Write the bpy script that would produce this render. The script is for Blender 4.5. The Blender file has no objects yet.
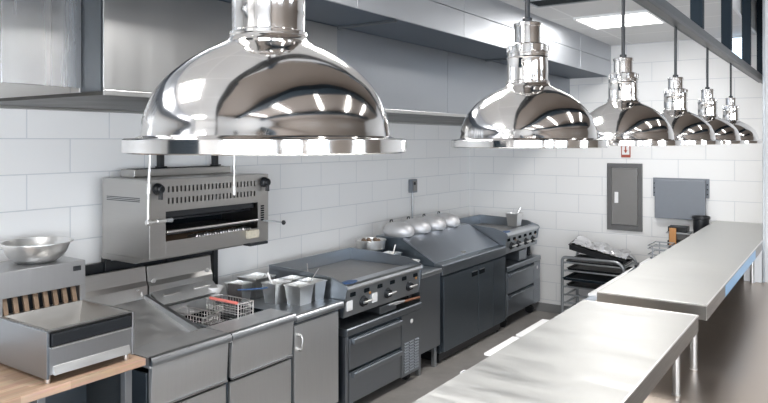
import bpy, bmesh, math, random
from mathutils import Vector, Matrix
random.seed(7)
scn = bpy.context.scene
COL = scn.collection
PI = math.pi
V = Vector

# ------------------------------------------------------------------ materials
def new_mat(name):
    m = bpy.data.materials.new(name); m.use_nodes = True
    nt = m.node_tree
    return m, nt, nt.nodes['Principled BSDF']

def N(nt, typ, **kw):
    n = nt.nodes.new(typ)
    for k, v in kw.items(): setattr(n, k, v)
    return n

def plain(name, col, rough=.5, metal=0.0, bump=0.0, bscale=40, var=0.0, spec=None):
    m, nt, p = new_mat(name)
    p.inputs['Base Color'].default_value = (*col, 1)
    p.inputs['Roughness'].default_value = rough
    p.inputs['Metallic'].default_value = metal
    if spec is not None: p.inputs['Specular IOR Level'].default_value = spec
    tc = N(nt, 'ShaderNodeTexCoord')
    if var or bump:
        no = N(nt, 'ShaderNodeTexNoise'); no.inputs['Scale'].default_value = bscale
        no.inputs['Detail'].default_value = 4
        nt.links.new(tc.outputs['Object'], no.inputs['Vector'])
        if var:
            mr = N(nt, 'ShaderNodeMapRange')
            mr.inputs['To Min'].default_value = 1 - var; mr.inputs['To Max'].default_value = 1 + var
            nt.links.new(no.outputs['Fac'], mr.inputs['Value'])
            mx = N(nt, 'ShaderNodeVectorMath', operation='SCALE')
            mx.inputs[0].default_value = col
            nt.links.new(mr.outputs['Result'], mx.inputs['Scale'])
            nt.links.new(mx.outputs['Vector'], p.inputs['Base Color'])
        if bump:
            b = N(nt, 'ShaderNodeBump'); b.inputs['Strength'].default_value = bump; b.inputs['Distance'].default_value = .01
            nt.links.new(no.outputs['Fac'], b.inputs['Height'])
            nt.links.new(b.outputs['Normal'], p.inputs['Normal'])
    return m

def steel(name, col, rough=.3, streak=(1, 60, 60), rvar=.08, bump=.02, wave=.15, cvar=.06, wscale=1.4):
    """brushed stainless: streaky roughness, gentle oil-canning in the bump"""
    m, nt, p = new_mat(name)
    p.inputs['Metallic'].default_value = 1
    geo = N(nt, 'ShaderNodeNewGeometry')
    mp = N(nt, 'ShaderNodeMapping'); mp.inputs['Scale'].default_value = streak
    nt.links.new(geo.outputs['Position'], mp.inputs['Vector'])
    n1 = N(nt, 'ShaderNodeTexNoise'); n1.inputs['Scale'].default_value = 2; n1.inputs['Detail'].default_value = 5
    nt.links.new(mp.outputs['Vector'], n1.inputs['Vector'])
    n2 = N(nt, 'ShaderNodeTexNoise'); n2.inputs['Scale'].default_value = wscale; n2.inputs['Detail'].default_value = 2
    nt.links.new(geo.outputs['Position'], n2.inputs['Vector'])
    mr = N(nt, 'ShaderNodeMapRange'); mr.inputs['From Min'].default_value = .25; mr.inputs['From Max'].default_value = .75
    mr.inputs['To Min'].default_value = max(.02, rough - rvar); mr.inputs['To Max'].default_value = rough + rvar
    nt.links.new(n1.outputs['Fac'], mr.inputs['Value'])
    nt.links.new(mr.outputs['Result'], p.inputs['Roughness'])
    mc = N(nt, 'ShaderNodeMapRange'); mc.inputs['To Min'].default_value = 1 - cvar; mc.inputs['To Max'].default_value = 1 + cvar
    nt.links.new(n1.outputs['Fac'], mc.inputs['Value'])
    sc = N(nt, 'ShaderNodeVectorMath', operation='SCALE'); sc.inputs[0].default_value = col
    nt.links.new(mc.outputs['Result'], sc.inputs['Scale'])
    nt.links.new(sc.outputs['Vector'], p.inputs['Base Color'])
    b1 = N(nt, 'ShaderNodeBump'); b1.inputs['Strength'].default_value = bump; b1.inputs['Distance'].default_value = .0004
    nt.links.new(n1.outputs['Fac'], b1.inputs['Height'])
    b2 = N(nt, 'ShaderNodeBump'); b2.inputs['Strength'].default_value = wave; b2.inputs['Distance'].default_value = .03
    nt.links.new(n2.outputs['Fac'], b2.inputs['Height'])
    nt.links.new(b1.outputs['Normal'], b2.inputs['Normal'])
    nt.links.new(b2.outputs['Normal'], p.inputs['Normal'])
    return m

def block_wall(name, axis, off, col=(.88, .88, .875)):
    m, nt, p = new_mat(name)
    geo = N(nt, 'ShaderNodeNewGeometry')
    sx = N(nt, 'ShaderNodeSeparateXYZ'); nt.links.new(geo.outputs['Position'], sx.inputs[0])
    a = N(nt, 'ShaderNodeMath', operation='SUBTRACT'); a.inputs[1].default_value = off
    nt.links.new(sx.outputs[axis], a.inputs[0])
    b = N(nt, 'ShaderNodeMath', operation='SUBTRACT'); b.inputs[1].default_value = 1.39
    nt.links.new(sx.outputs['Z'], b.inputs[0])
    cx = N(nt, 'ShaderNodeCombineXYZ')
    nt.links.new(a.outputs[0], cx.inputs['X']); nt.links.new(b.outputs[0], cx.inputs['Y'])
    br = N(nt, 'ShaderNodeTexBrick'); br.offset = .5; br.offset_frequency = 2
    br.inputs['Scale'].default_value = 1; br.inputs['Brick Width'].default_value = .53; br.inputs['Row Height'].default_value = .208
    br.inputs['Mortar Size'].default_value = .0035; br.inputs['Mortar Smooth'].default_value = .3; br.inputs['Bias'].default_value = 0
    br.inputs['Color1'].default_value = (*col, 1); br.inputs['Color2'].default_value = (*[v * .975 for v in col], 1)
    br.inputs['Mortar'].default_value = (.66, .68, .70, 1)
    nt.links.new(cx.outputs[0], br.inputs['Vector'])
    nt.links.new(br.outputs['Color'], p.inputs['Base Color'])
    p.inputs['Roughness'].default_value = .32
    bp = N(nt, 'ShaderNodeBump'); bp.invert = True; bp.inputs['Strength'].default_value = .5; bp.inputs['Distance'].default_value = .004
    nt.links.new(br.outputs['Fac'], bp.inputs['Height'])
    nt.links.new(bp.outputs['Normal'], p.inputs['Normal'])
    return m

def grid_ceiling(name):
    m, nt, p = new_mat(name)
    geo = N(nt, 'ShaderNodeNewGeometry')
    mp = N(nt, 'ShaderNodeMapping'); mp.inputs['Location'].default_value = (-5.70, -1.33, 0)
    nt.links.new(geo.outputs['Position'], mp.inputs['Vector'])
    br = N(nt, 'ShaderNodeTexBrick'); br.offset = 0; br.offset_frequency = 2
    br.inputs['Scale'].default_value = 1; br.inputs['Brick Width'].default_value = .61; br.inputs['Row Height'].default_value = .61
    br.inputs['Mortar Size'].default_value = .011; br.inputs['Mortar Smooth'].default_value = .2
    br.inputs['Color1'].default_value = (.70, .70, .70, 1); br.inputs['Color2'].default_value = (.66, .66, .665, 1)
    br.inputs['Mortar'].default_value = (.82, .82, .82, 1)
    nt.links.new(mp.outputs['Vector'], br.inputs['Vector'])
    nt.links.new(br.outputs['Color'], p.inputs['Base Color'])
    bp = N(nt, 'ShaderNodeBump'); bp.inputs['Strength'].default_value = .6; bp.inputs['Distance'].default_value = .01
    nt.links.new(br.outputs['Fac'], bp.inputs['Height']); nt.links.new(bp.outputs['Normal'], p.inputs['Normal'])
    p.inputs['Roughness'].default_value = .8
    return m

def emit(name, col, s):
    m, nt, p = new_mat(name)
    p.inputs['Base Color'].default_value = (*col, 1)
    p.inputs['Emission Color'].default_value = (*col, 1)
    p.inputs['Emission Strength'].default_value = s
    return m

def concrete(name, col, rough=.45):
    m, nt, p = new_mat(name)
    geo = N(nt, 'ShaderNodeNewGeometry')
    n = N(nt, 'ShaderNodeTexNoise'); n.inputs['Scale'].default_value = 3; n.inputs['Detail'].default_value = 8; n.inputs['Roughness'].default_value = .65
    nt.links.new(geo.outputs['Position'], n.inputs['Vector'])
    r = N(nt, 'ShaderNodeValToRGB')
    r.color_ramp.elements[0].position = .3; r.color_ramp.elements[0].color = (*[v * .8 for v in col], 1)
    r.color_ramp.elements[1].position = .7; r.color_ramp.elements[1].color = (*[min(1, v * 1.15) for v in col], 1)
    nt.links.new(n.outputs['Fac'], r.inputs['Fac']); nt.links.new(r.outputs['Color'], p.inputs['Base Color'])
    p.inputs['Roughness'].default_value = rough
    b = N(nt, 'ShaderNodeBump'); b.inputs['Strength'].default_value = .15; b.inputs['Distance'].default_value = .005
    nt.links.new(n.outputs['Fac'], b.inputs['Height']); nt.links.new(b.outputs['Normal'], p.inputs['Normal'])
    return m

def butcher(name):
    m, nt, p = new_mat(name)
    geo = N(nt, 'ShaderNodeNewGeometry')
    br = N(nt, 'ShaderNodeTexBrick'); br.offset = .37
    br.inputs['Scale'].default_value = 1; br.inputs['Brick Width'].default_value = .23; br.inputs['Row Height'].default_value = .035
    br.inputs['Mortar Size'].default_value = .0006
    br.inputs['Color1'].default_value = (.43, .285, .18, 1); br.inputs['Color2'].default_value = (.33, .20, .12, 1)
    br.inputs['Mortar'].default_value = (.35, .22, .13, 1)
    nt.links.new(geo.outputs['Position'], br.inputs['Vector'])
    mp = N(nt, 'ShaderNodeMapping'); mp.inputs['Scale'].default_value = (5, 120, 60)
    nt.links.new(geo.outputs['Position'], mp.inputs['Vector'])
    n = N(nt, 'ShaderNodeTexNoise'); n.inputs['Scale'].default_value = 1; n.inputs['Detail'].default_value = 5
    nt.links.new(mp.outputs['Vector'], n.inputs['Vector'])
    mx = N(nt, 'ShaderNodeMix', data_type='RGBA', blend_type='MULTIPLY'); mx.inputs['Factor'].default_value = .5
    nt.links.new(br.outputs['Color'], mx.inputs[6]); nt.links.new(n.outputs['Color'], mx.inputs[7])
    hs = N(nt, 'ShaderNodeHueSaturation'); hs.inputs['Saturation'].default_value = .85; hs.inputs['Value'].default_value = 1.55
    nt.links.new(mx.outputs[2], hs.inputs['Color']); nt.links.new(hs.outputs['Color'], p.inputs['Base Color'])
    p.inputs['Roughness'].default_value = .55
    return m

M = {}
M['chrome'] = steel('polished_chrome', (.78, .765, .75), .10, (3, 3, 14), .04, .01, .10, .02, 9)
M['line'] = steel('blue_grey_stainless', (.34, .37, .405), .36, (2, 2, 60), .07, .02, .12, .06)
M['line_dark'] = steel('dark_stainless', (.19, .225, .26), .38, (2, 2, 60), .07, .02, .10, .06)
M['fryer'] = steel('fryer_stainless', (.74, .745, .75), .50, (50, 2, 2), .06, .02, .06, .07)
M['ledge'] = steel('bright_stainless_ledge', (.60, .62, .64), .32, (2, 40, 40), .05, .02, .03, .05)
M['warmer'] = steel('warmer_stainless', (.47, .47, .475), .40, (50, 2, 2), .05, .02, .05, .06)
M['tray'] = steel('scuffed_tray_steel', (.78, .78, .78), .48, (6, 6, 6), .10, .02, .08, .10)
M['sal'] = steel('warm_grey_stainless', (.47, .46, .445), .34, (2, 2, 60), .05, .02, .06, .05)
M['hood'] = steel('hood_stainless', (.74, .745, .75), .27, (10, 10, .4), .02, 0, .16, .02, .9)
M['hood_line'] = steel('hood_stainless_blue', (.38, .40, .43), .34, (10, 10, .4), .02, 0, .30, .02, .9)
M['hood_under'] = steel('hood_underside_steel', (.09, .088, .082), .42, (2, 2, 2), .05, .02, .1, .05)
M['hood_blue'] = plain('shaded_soffit_underside', (.055, .075, .105), .5, .0, 0, 40, .04)
M['clad'] = steel('hood_cladding', (.50, .50, .495), .32, (10, 10, .4), .02, 0, .25, .02, .9)
M['panliner'] = steel('pan_liner_steel', (.34, .335, .325), .42, (4, 4, 20), .06, 0, .05, .08)
M['panel'] = steel('control_panel_steel', (.46, .49, .52), .42, (2, 2, 40), .05, .01, .03, .05)
M['lid'] = steel('lid_steel', (.56, .60, .66), .34, (2, 2, 40), .05, .01, .06, .05)
M['soffit'] = steel('soffit_panels_steel', (.52, .54, .57), .46, (1, 1, 40), .05, .02, .3, .04, 1.1)
M['shelf'] = steel('satin_shelf_top', (.56, .56, .545), .47, (9, 1.2, 1), .10, 0, .04, .14)
M['shelf_edge'] = steel('satin_shelf_edge', (.25, .24, .225), .34, (3, 60, 60), .06, .02, .05, .05)
M['counter'] = steel('reflection_tinted_counter', (.62, .535, .465), .34, (3, 3, 3), .03, 0, .05, .04)  # steel tinted brown to carry the reflection of the shelf underside
M['counter_edge'] = steel('counter_ledge_steel', (.50, .55, .61), .4, (40, 3, 3), .06, .02, .05, .05)
M['pan'] = steel('steam_pan_steel', (.80, .80, .79), .36, (3, 3, 20), .06, .02, .04, .05)
M['plate'] = plain('griddle_plate_iron', (.36, .35, .34), .45, .8, .05, 25, .12)
M['wire'] = plain('nickel_wire', (.78, .77, .76), .3, 1)
M['alu'] = plain('spun_aluminium', (.66, .66, .67), .5, .6, .01, 60, .02)
M['black'] = plain('black_enamel', (.012, .014, .017), .35)
M['blackrub'] = plain('black_rubber', (.015, .016, .018), .7)
M['dark'] = plain('dark_recess', (.006, .009, .012), .8, spec=.1)
M['navy'] = plain('dark_slate_paint', (.008, .018, .028), .6, spec=.25)
M['beam'] = plain('grey_painted_steel', (.05, .058, .066), .45)
M['grey'] = plain('grey_wall_unit', (.22, .24, .27), .45, .2, 0, 30, .03)
M['ebox'] = plain('brown_grey_panel_steel', (.24, .235, .23), .4, .3, 0, 30, .03)
M['ebox_rim'] = plain('dark_panel_frame', (.15, .15, .15), .4, .4)
M['white'] = plain('white_plastic', (.86, .86, .86), .35)
M['board'] = plain('white_cutting_board', (.90, .90, .90), .5, 0, .02, 60)
M['red'] = plain('red_plastic', (.40, .09, .06), .4)
M['redsoft'] = plain('coral_red_grip', (.72, .20, .17), .5)
M['blue'] = plain('blue_enamel', (.03, .09, .23), .45)
M['blue_band'] = plain('blue_shelf_band', (.22, .50, .82), .3, .2)
M['cream'] = plain('grease_stained_cream', (.45, .42, .34), .6, 0, .3, 60, .2)
M['turner'] = plain('burnt_turner_steel', (.05, .045, .045), .5, .5, 0, 60, .3)
M['orange'] = plain('orange_cardboard', (.55, .27, .10), .6)
M['brownwood'] = plain('brown_tong_grip', (.30, .13, .07), .5)
M['foil'] = plain('crumpled_foil', (.9, .9, .91), .3, 1)
M['pole'] = plain('galvanised_conduit', (.42, .44, .46), .35, .8)
M['butcher'] = butcher('butcher_block')
M['crate'] = plain('brown_crate_plastic', (.20, .14, .10), .7, 0, .2, 80, .2)
M['carbon'] = plain('carbonised_brown_steel', (.23, .16, .11), .45, .6, .05, 60, .3)
M['lamp'] = emit('ceiling_panel_light', (1, .99, .97), 6)
M['hoodfill'] = emit('hood_fill_glow', (1, .98, .95), 4)
M['bulb'] = emit('heat_bulb_glow', (1, .80, .55), 1.2)
M['window'] = emit('daylight_pane', (.58, .78, 1), 2.2)
M['ceil'] = grid_ceiling('ceiling_tiles')
M['ceil_brown'] = plain('dark_brown_ceiling', (.20, .165, .14), .7)
M['wall_l'] = block_wall('glazed_block_left', 'X', 2.05)
M['wall_b'] = block_wall('glazed_block_back', 'Y', .94)
M['wall_brown'] = plain('brown_dining_wall', (.34, .29, .25), .7)
M['paint'] = plain('white_wall_paint', (.82, .82, .82), .5)
M['floor'] = concrete('concrete_floor', (.36, .34, .32), .38)
M['base'] = plain('grey_baseboard', (.22, .22, .22), .5)

# ------------------------------------------------------------------ mesh building
class MB:
    def __init__(s): s.bm = bmesh.new()
    def quadfaces(s, vs, faces):
        bv = [s.bm.verts.new(v) for v in vs]
        out = []
        for f in faces:
            try: out.append(s.bm.faces.new([bv[i] for i in f]))
            except ValueError: pass
        return bv, out
    def hexa(s, p, bev=0.0):
        """8 corners: bottom loop of four then top loop of four"""
        bv, fs = s.quadfaces(p, [(3,2,1,0),(4,5,6,7),(0,1,5,4),(1,2,6,5),(2,3,7,6),(3,0,4,7)])
        if bev > 0:
            es = list({e for f in fs for e in f.edges})
            bmesh.ops.bevel(s.bm, geom=es, offset=bev, segments=2, profile=.6, affect='EDGES', clamp_overlap=True)
        return s
    def box(s, x0, x1, y0, y1, z0, z1, bev=.003):
        m = min(abs(x1-x0), abs(y1-y0), abs(z1-z0))
        return s.hexa([(x0,y0,z0),(x1,y0,z0),(x1,y1,z0),(x0,y1,z0),(x0,y0,z1),(x1,y0,z1),(x1,y1,z1),(x0,y1,z1)], min(bev, m*.3))
    def prism_x(s, prof, x0, x1, bev=0.0):
        """profile of (y,z) extruded along x"""
        n = len(prof)
        vs = [(x0, y, z) for y, z in prof] + [(x1, y, z) for y, z in prof]
        fs = [tuple(range(n))[::-1], tuple(range(n, 2*n))] + [(i, (i+1) % n, n+(i+1) % n, n+i) for i in range(n)]
        bv, f = s.quadfaces(vs, fs)
        if bev > 0:
            es = list({e for q in f for e in q.edges})
            bmesh.ops.bevel(s.bm, geom=es, offset=bev, segments=2, profile=.6, affect='EDGES', clamp_overlap=True)
        return s
    def lathe(s, prof, c=(0,0,0), seg=32, axis='Z', M3=None, close=False):
        """prof of (r,z); r=0 ends are closed by a pole"""
        rings = []
        for r, z in prof:
            if r < 1e-6:
                rings.append([s.bm.verts.new((0, 0, z))])
            else:
                rings.append([s.bm.verts.new((r*math.cos(2*PI*k/seg), r*math.sin(2*PI*k/seg), z)) for k in range(seg)])
        allv = [v for r in rings for v in r]
        pairs = list(zip(rings, rings[1:]))
        if close: pairs.append((rings[-1], rings[0]))
        for a, b in pairs:
            for k in range(seg):
                k2 = (k+1) % seg
                q = [a[k % len(a)], a[k2 % len(a)], b[k2 % len(b)], b[k % len(b)]]
                u = []
                for v in q:
                    if v not in u: u.append(v)
                if len(u) >= 3:
                    try: s.bm.faces.new(u).smooth = True
                    except ValueError: pass
        T = Matrix.Translation(c)
        if M3 is not None: T = T @ M3
        elif axis == 'X': T = T @ Matrix.Rotation(PI/2, 4, 'Y')
        elif axis == 'Y': T = T @ Matrix.Rotation(PI/2, 4, 'X')
        for v in allv: v.co = T @ v.co
        return s
    def cyl(s, a, b, r, seg=16, r2=None):
        a, b = V(a), V(b); d = b - a; L = d.length
        q = V((0,0,1)).rotation_difference(d.normalized()).to_matrix().to_4x4()
        r2 = r if r2 is None else r2
        e = min(r*.15, .002)
        return s.lathe([(0,0),(r-e,0),(r,e),(r2,L-e),(max(r2-e,1e-4),L),(0,L)], a, seg, M3=q)
    def tube(s, pts, r, seg=10, cap=True):
        pts = [V(p) for p in pts]
        rings = []
        up = None
        for i, p in enumerate(pts):
            d = (pts[min(i+1, len(pts)-1)] - pts[max(i-1, 0)]).normalized()
            if up is None:
                up = V((0,0,1)) if abs(d.z) < .9 else V((1,0,0))
            n = (up - d*up.dot(d)).normalized(); up = n
            b = d.cross(n)
            rings.append([s.bm.verts.new(p + n*r*math.cos(2*PI*k/seg) + b*r*math.sin(2*PI*k/seg)) for k in range(seg)])
        for a, b in zip(rings, rings[1:]):
            for k in range(seg):
                k2 = (k+1) % seg
                s.bm.faces.new([a[k], a[k2], b[k2], b[k]]).smooth = True
        if cap:
            s.bm.faces.new(rings[0][::-1]); s.bm.faces.new(rings[-1])
        return s
    def pan(s, x0, x1, y0, y1, z0, z1, tap=.012, rim=.012, t=.0025):
        """open-topped tapered pan with a rolled rim and wall thickness"""
        def loop(d, z): return [(x0+d,y0+d,z),(x1-d,y0+d,z),(x1-d,y1-d,z),(x0+d,y1-d,z)]
        L = [loop(tap+t, z0+t), loop(t, z1-t), loop(-rim, z1-t*.2), loop(-rim, z1-t*2.4), loop(0, z1-t*3), loop(tap, z0)]
        L[0], L[1] = loop(tap+t, z0+t), loop(t, z1)
        L[2] = loop(-rim, z1)
        R = [[s.bm.verts.new(p) for p in l] for l in L]
        for a, b in zip(R, R[1:]):
            for k in range(4):
                s.bm.faces.new([a[k], b[k], b[(k+1) % 4], a[(k+1) % 4]])
        s.bm.faces.new(R[0]); s.bm.faces.new(R[-1][::-1])
        return s
    def xform(s, mat):
        for v in s.bm.verts: v.co = mat @ v.co
        return s
    def build(s, name, mat, parent=None, smooth=False):
        bm = s.bm
        bmesh.ops.recalc_face_normals(bm, faces=bm.faces)
        org = V((0,0,0))
        if parent is not None:
            q = parent
            while q is not None: org = org + q.location; q = q.parent
            loc = V((0,0,0))
        else:
            lo = V([min(v.co[i] for v in bm.verts) for i in range(3)]); hi = V([max(v.co[i] for v in bm.verts) for i in range(3)])
            loc = V(((lo.x+hi.x)/2, (lo.y+hi.y)/2, lo.z)); org = loc
        for v in bm.verts: v.co -= org
        me = bpy.data.meshes.new(name); bm.to_mesh(me); bm.free()
        if smooth:
            for f in me.polygons: f.use_smooth = True
            me.set_sharp_from_angle(angle=math.radians(38))
        me.materials.append(mat)
        o = bpy.data.objects.new(name, me); COL.objects.link(o)
        o.location = loc
        if parent is not None: o.parent = parent
        return o

def thing(name, label, cat, loc, group=None):
    o = bpy.data.objects.new(name, None); COL.objects.link(o)
    o.empty_display_size = .05
    o.location = loc; o['label'] = label; o['category'] = cat
    if group: o['group'] = group
    return o
def tag(o, label, cat, group=None):
    o['label'] = label; o['category'] = cat
    if group: o['group'] = group
    return o
def struct(o): o['kind'] = 'structure'; return o
def copy_thing(root, loc, label, group=None):
    r = root.copy(); COL.objects.link(r); r.location = loc; r['label'] = label
    if group: r['group'] = group
    for ch in list(root.children):
        cc = ch.copy(); COL.objects.link(cc); cc.parent = r
        for g in list(ch.children):
            d = g.copy(); COL.objects.link(d); d.parent = cc
    return r
def B(*a, **k): return MB().box(*a, **k)

# ------------------------------------------------------------------ the room
WY, WX, CZ = 3.92, 7.6, 3.06      # long wall, back wall, ceiling
RX, RY = -3.2, -4.2               # rear wall and dining side wall
struct(B(RX, WX, RY, WY, -.1, 0, bev=0).build('floor', M['floor']))
struct(B(RX, WX, .76, WY, CZ, CZ+.1, bev=0).build('ceiling', M['ceil']))
CZ2 = 3.75
struct(B(RX, WX, .74, .76, CZ, CZ2, bev=0).build('wall_header', M['paint']))
struct(B(RX, WX, RY, .76, CZ2, CZ2+.1, bev=0).build('ceiling', M['ceil_brown']))
struct(B(RX, WX+.1, WY, WY+.1, 0, CZ, bev=0).build('wall_left', M['wall_l']))
wb = struct(B(WX, WX+.1, RY, WY, 0, CZ2, bev=0).build('wall_back', M['wall_b']))
struct(B(RX, WX, RY-.1, RY, 0, CZ2, bev=0).build('wall_right', M['wall_brown']))
struct(B(RX-.1, RX, RY, WY, 0, CZ2, bev=0).build('wall_rear', M['paint']))
struct(B(6.3, WX, -.6, .565, 0, CZ2, bev=.004).build('wall_pier', M['paint']))
struct(B(6.26, 6.30, .555, .572, 0, CZ2, bev=.002).build('trim_1', M['pole']))
struct(B(WX-.02, WX, .6, WY, 0, .10).build('baseboard_back', M['base']))
struct(B(RX, WX-.02, WY-.02, WY, 0, .10).build('baseboard_left', M['base']))
# soffit bulkhead: face panels with seams and underside darkened in colour for its shade
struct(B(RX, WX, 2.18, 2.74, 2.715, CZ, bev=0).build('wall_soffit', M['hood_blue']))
mb = MB()
for zz in ((2.712, 2.884), (2.888, CZ)):
    xx = RX; k = 0
    while xx < WX:
        x1 = min(WX, xx+1.22); mb.box(xx, x1-.004, 2.165, 2.18, zz[0], zz[1], bev=.0015); xx = x1
struct(mb.build('wall_soffit_panels', M['soffit']))
mb = MB()
for x in (3.3, 5.4): mb.box(x, x+.025, 2.19, 2.63, 2.70, 2.715, bev=.002)
struct(mb.build('trim_2', M['beam']))
# daylight: windows in the dining side wall, glazing in the back wall by the ceiling
def window(n, x0, x1, z0, z1, axis='Y'):
    if axis == 'Y':
        y = RY
        fr = MB()
        for a, b in ((x0-.06, x0), (x1, x1+.06), ((x0+x1)/2-.02, (x0+x1)/2+.02)): fr.box(a, b, y, y+.05, z0-.06, z1+.06)
        for a, b in ((z0-.06, z0), (z1, z1+.06), ((z0+z1)/2-.02, (z0+z1)/2+.02)): fr.box(x0, x1, y, y+.045, a, b)
        o = struct(fr.build('window_%d' % n, M['navy']))
        B(x0, x1, y+.005, y+.012, z0, z1, bev=0).build('window_pane', M['window'], o)
for i, (a, b) in enumerate(((-2.6, -1.3), (-.7, .6), (2.6, 3.7))): window(i+1, a, b, 1.0, 2.5)
# small transom in the back wall
fr = MB()
fr.box(WX-.03, WX, .84, .985, 2.70, CZ-.001)
o = struct(fr.build('window_4', M['white']))
B(WX-.034, WX-.03, .862, .965, 2.76, 3.03, bev=0).build('window_pane', M['window'], o)
m = MB()
for a in (-3.3, -2.2, -1.15, -.1): m.box(RX, RX+.05, a-.04, a+.04, .95, 2.65)
for a in (.95, 2.65): m.box(RX, RX+.05, -3.3, -.1, a-.04, a+.04)
o = struct(m.build('window_5', M['navy']))  # rear glazing added to brighten the cook line fronts
B(RX+.005, RX+.012, -3.3, -.1, .95, 2.65, bev=0).build('window_pane', M['window'], o)
struct(B(RX, RX+.05, 1.2, 3.3, 0, 2.25).build('dark_reflection_panel', M['navy']))  # unseen dark panel, placed for its reflection in the lamp rims

# ------------------------------------------------------------------ ceiling lights and vent
def panel_light(x, y, label, first=None):
    if first: return copy_thing(first, (x, y, CZ-.03), label)
    t = thing('ceiling_light', label, 'ceiling light', (x, y, CZ-.03), 'square ceiling light panels')
    f = MB()
    for a in (-1, 1):
        f.box(x+a*.305-.012, x+a*.305+.012, y-.305, y+.305, CZ-.02, CZ, bev=.002)
        f.box(x-.293, x+.293, y+a*.305-.012, y+a*.305+.012, CZ-.02, CZ, bev=.002)
    f.build('frame', M['white'], t)
    B(x-.293, x+.293, y-.293, y+.293, CZ-.014, CZ, bev=0).build('diffuser', M['lamp'], t)
    return t
L0 = panel_light(6.005, 1.635, 'glowing square ceiling light panel above the far hanging lamps')
for x, y in ((2.34, 1.635), (-.1, 1.635), (-2.0, 1.635)):
    panel_light(x, y, 'square ceiling light panel outside the picture', L0)
t = thing('ceiling_vent', 'dark slotted air vent in the white tile ceiling', 'vent', (4.88, 1.75, CZ-.02))
f = MB()
for a, b, c_, d in ((4.75,4.77,1.5,2.0),(5.01,5.03,1.5,2.0),(4.77,5.01,1.5,1.52),(4.77,5.01,1.98,2.0)): f.box(a, b, c_, d, CZ-.02, CZ, bev=.002)
f.build('frame', M['pole'], t)
f = MB()
for k in range(6): f.hexa([(4.78+k*.038,1.52,CZ-.018),(4.786+k*.038,1.52,CZ-.018),(4.786+k*.038,1.98,CZ-.018),(4.78+k*.038,1.98,CZ-.018),(4.797+k*.038,1.52,CZ),(4.803+k*.038,1.52,CZ),(4.803+k*.038,1.98,CZ),(4.797+k*.038,1.98,CZ)])
f.build('louvre_slats', M['beam'], t)
B(4.77, 5.01, 1.52, 1.98, CZ-.004, CZ, bev=0).build('duct_opening', M['dark'], t)

for i, y in enumerate((-.5, -2.2)):
    struct(B(RX, WX-1.4, y-.12, y+.12, CZ2-.28, CZ2-.002, bev=.01).build('trim_%d' % (3+i), M['navy']))  # unseen dark beams added for the lamp shades to reflect
for x in (-2.2, -.6, 1.0, 2.6, 4.2):
    t = thing('ceiling_light', 'unseen glowing strip added over the dining side for chrome reflections', 'ceiling light', (x, -1.35, CZ2-.05), 'added reflection strips over the dining side')
    B(x-.09, x+.09, -1.9, -.8, CZ2-.05, CZ2-.002, bev=.01).build('diffuser', M['lamp'], t)  # bright strip added to streak the pendant chrome
# ------------------------------------------------------------------ lamp rail and chrome pendants
t = thing('lamp_rail', 'dark steel overhead rail with black upright bars', 'rail', (3.6, .7, 2.557))
B(RX+.3, WX-.005, .672, .728, 2.575, 2.632, bev=.003).build('rail_beam', M['beam'], t)
B(RX+.3, WX-.005, .655, .69, 2.557, 2.575, bev=.002).build('track', M['black'], t)
for k in range(-5, 4):
    x = 4.136 + 1.122*k
    B(x-.032, x+.032, .668, .732, 2.632, CZ2-.002, bev=.003).build('upright_bar', M['navy'], t)

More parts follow.
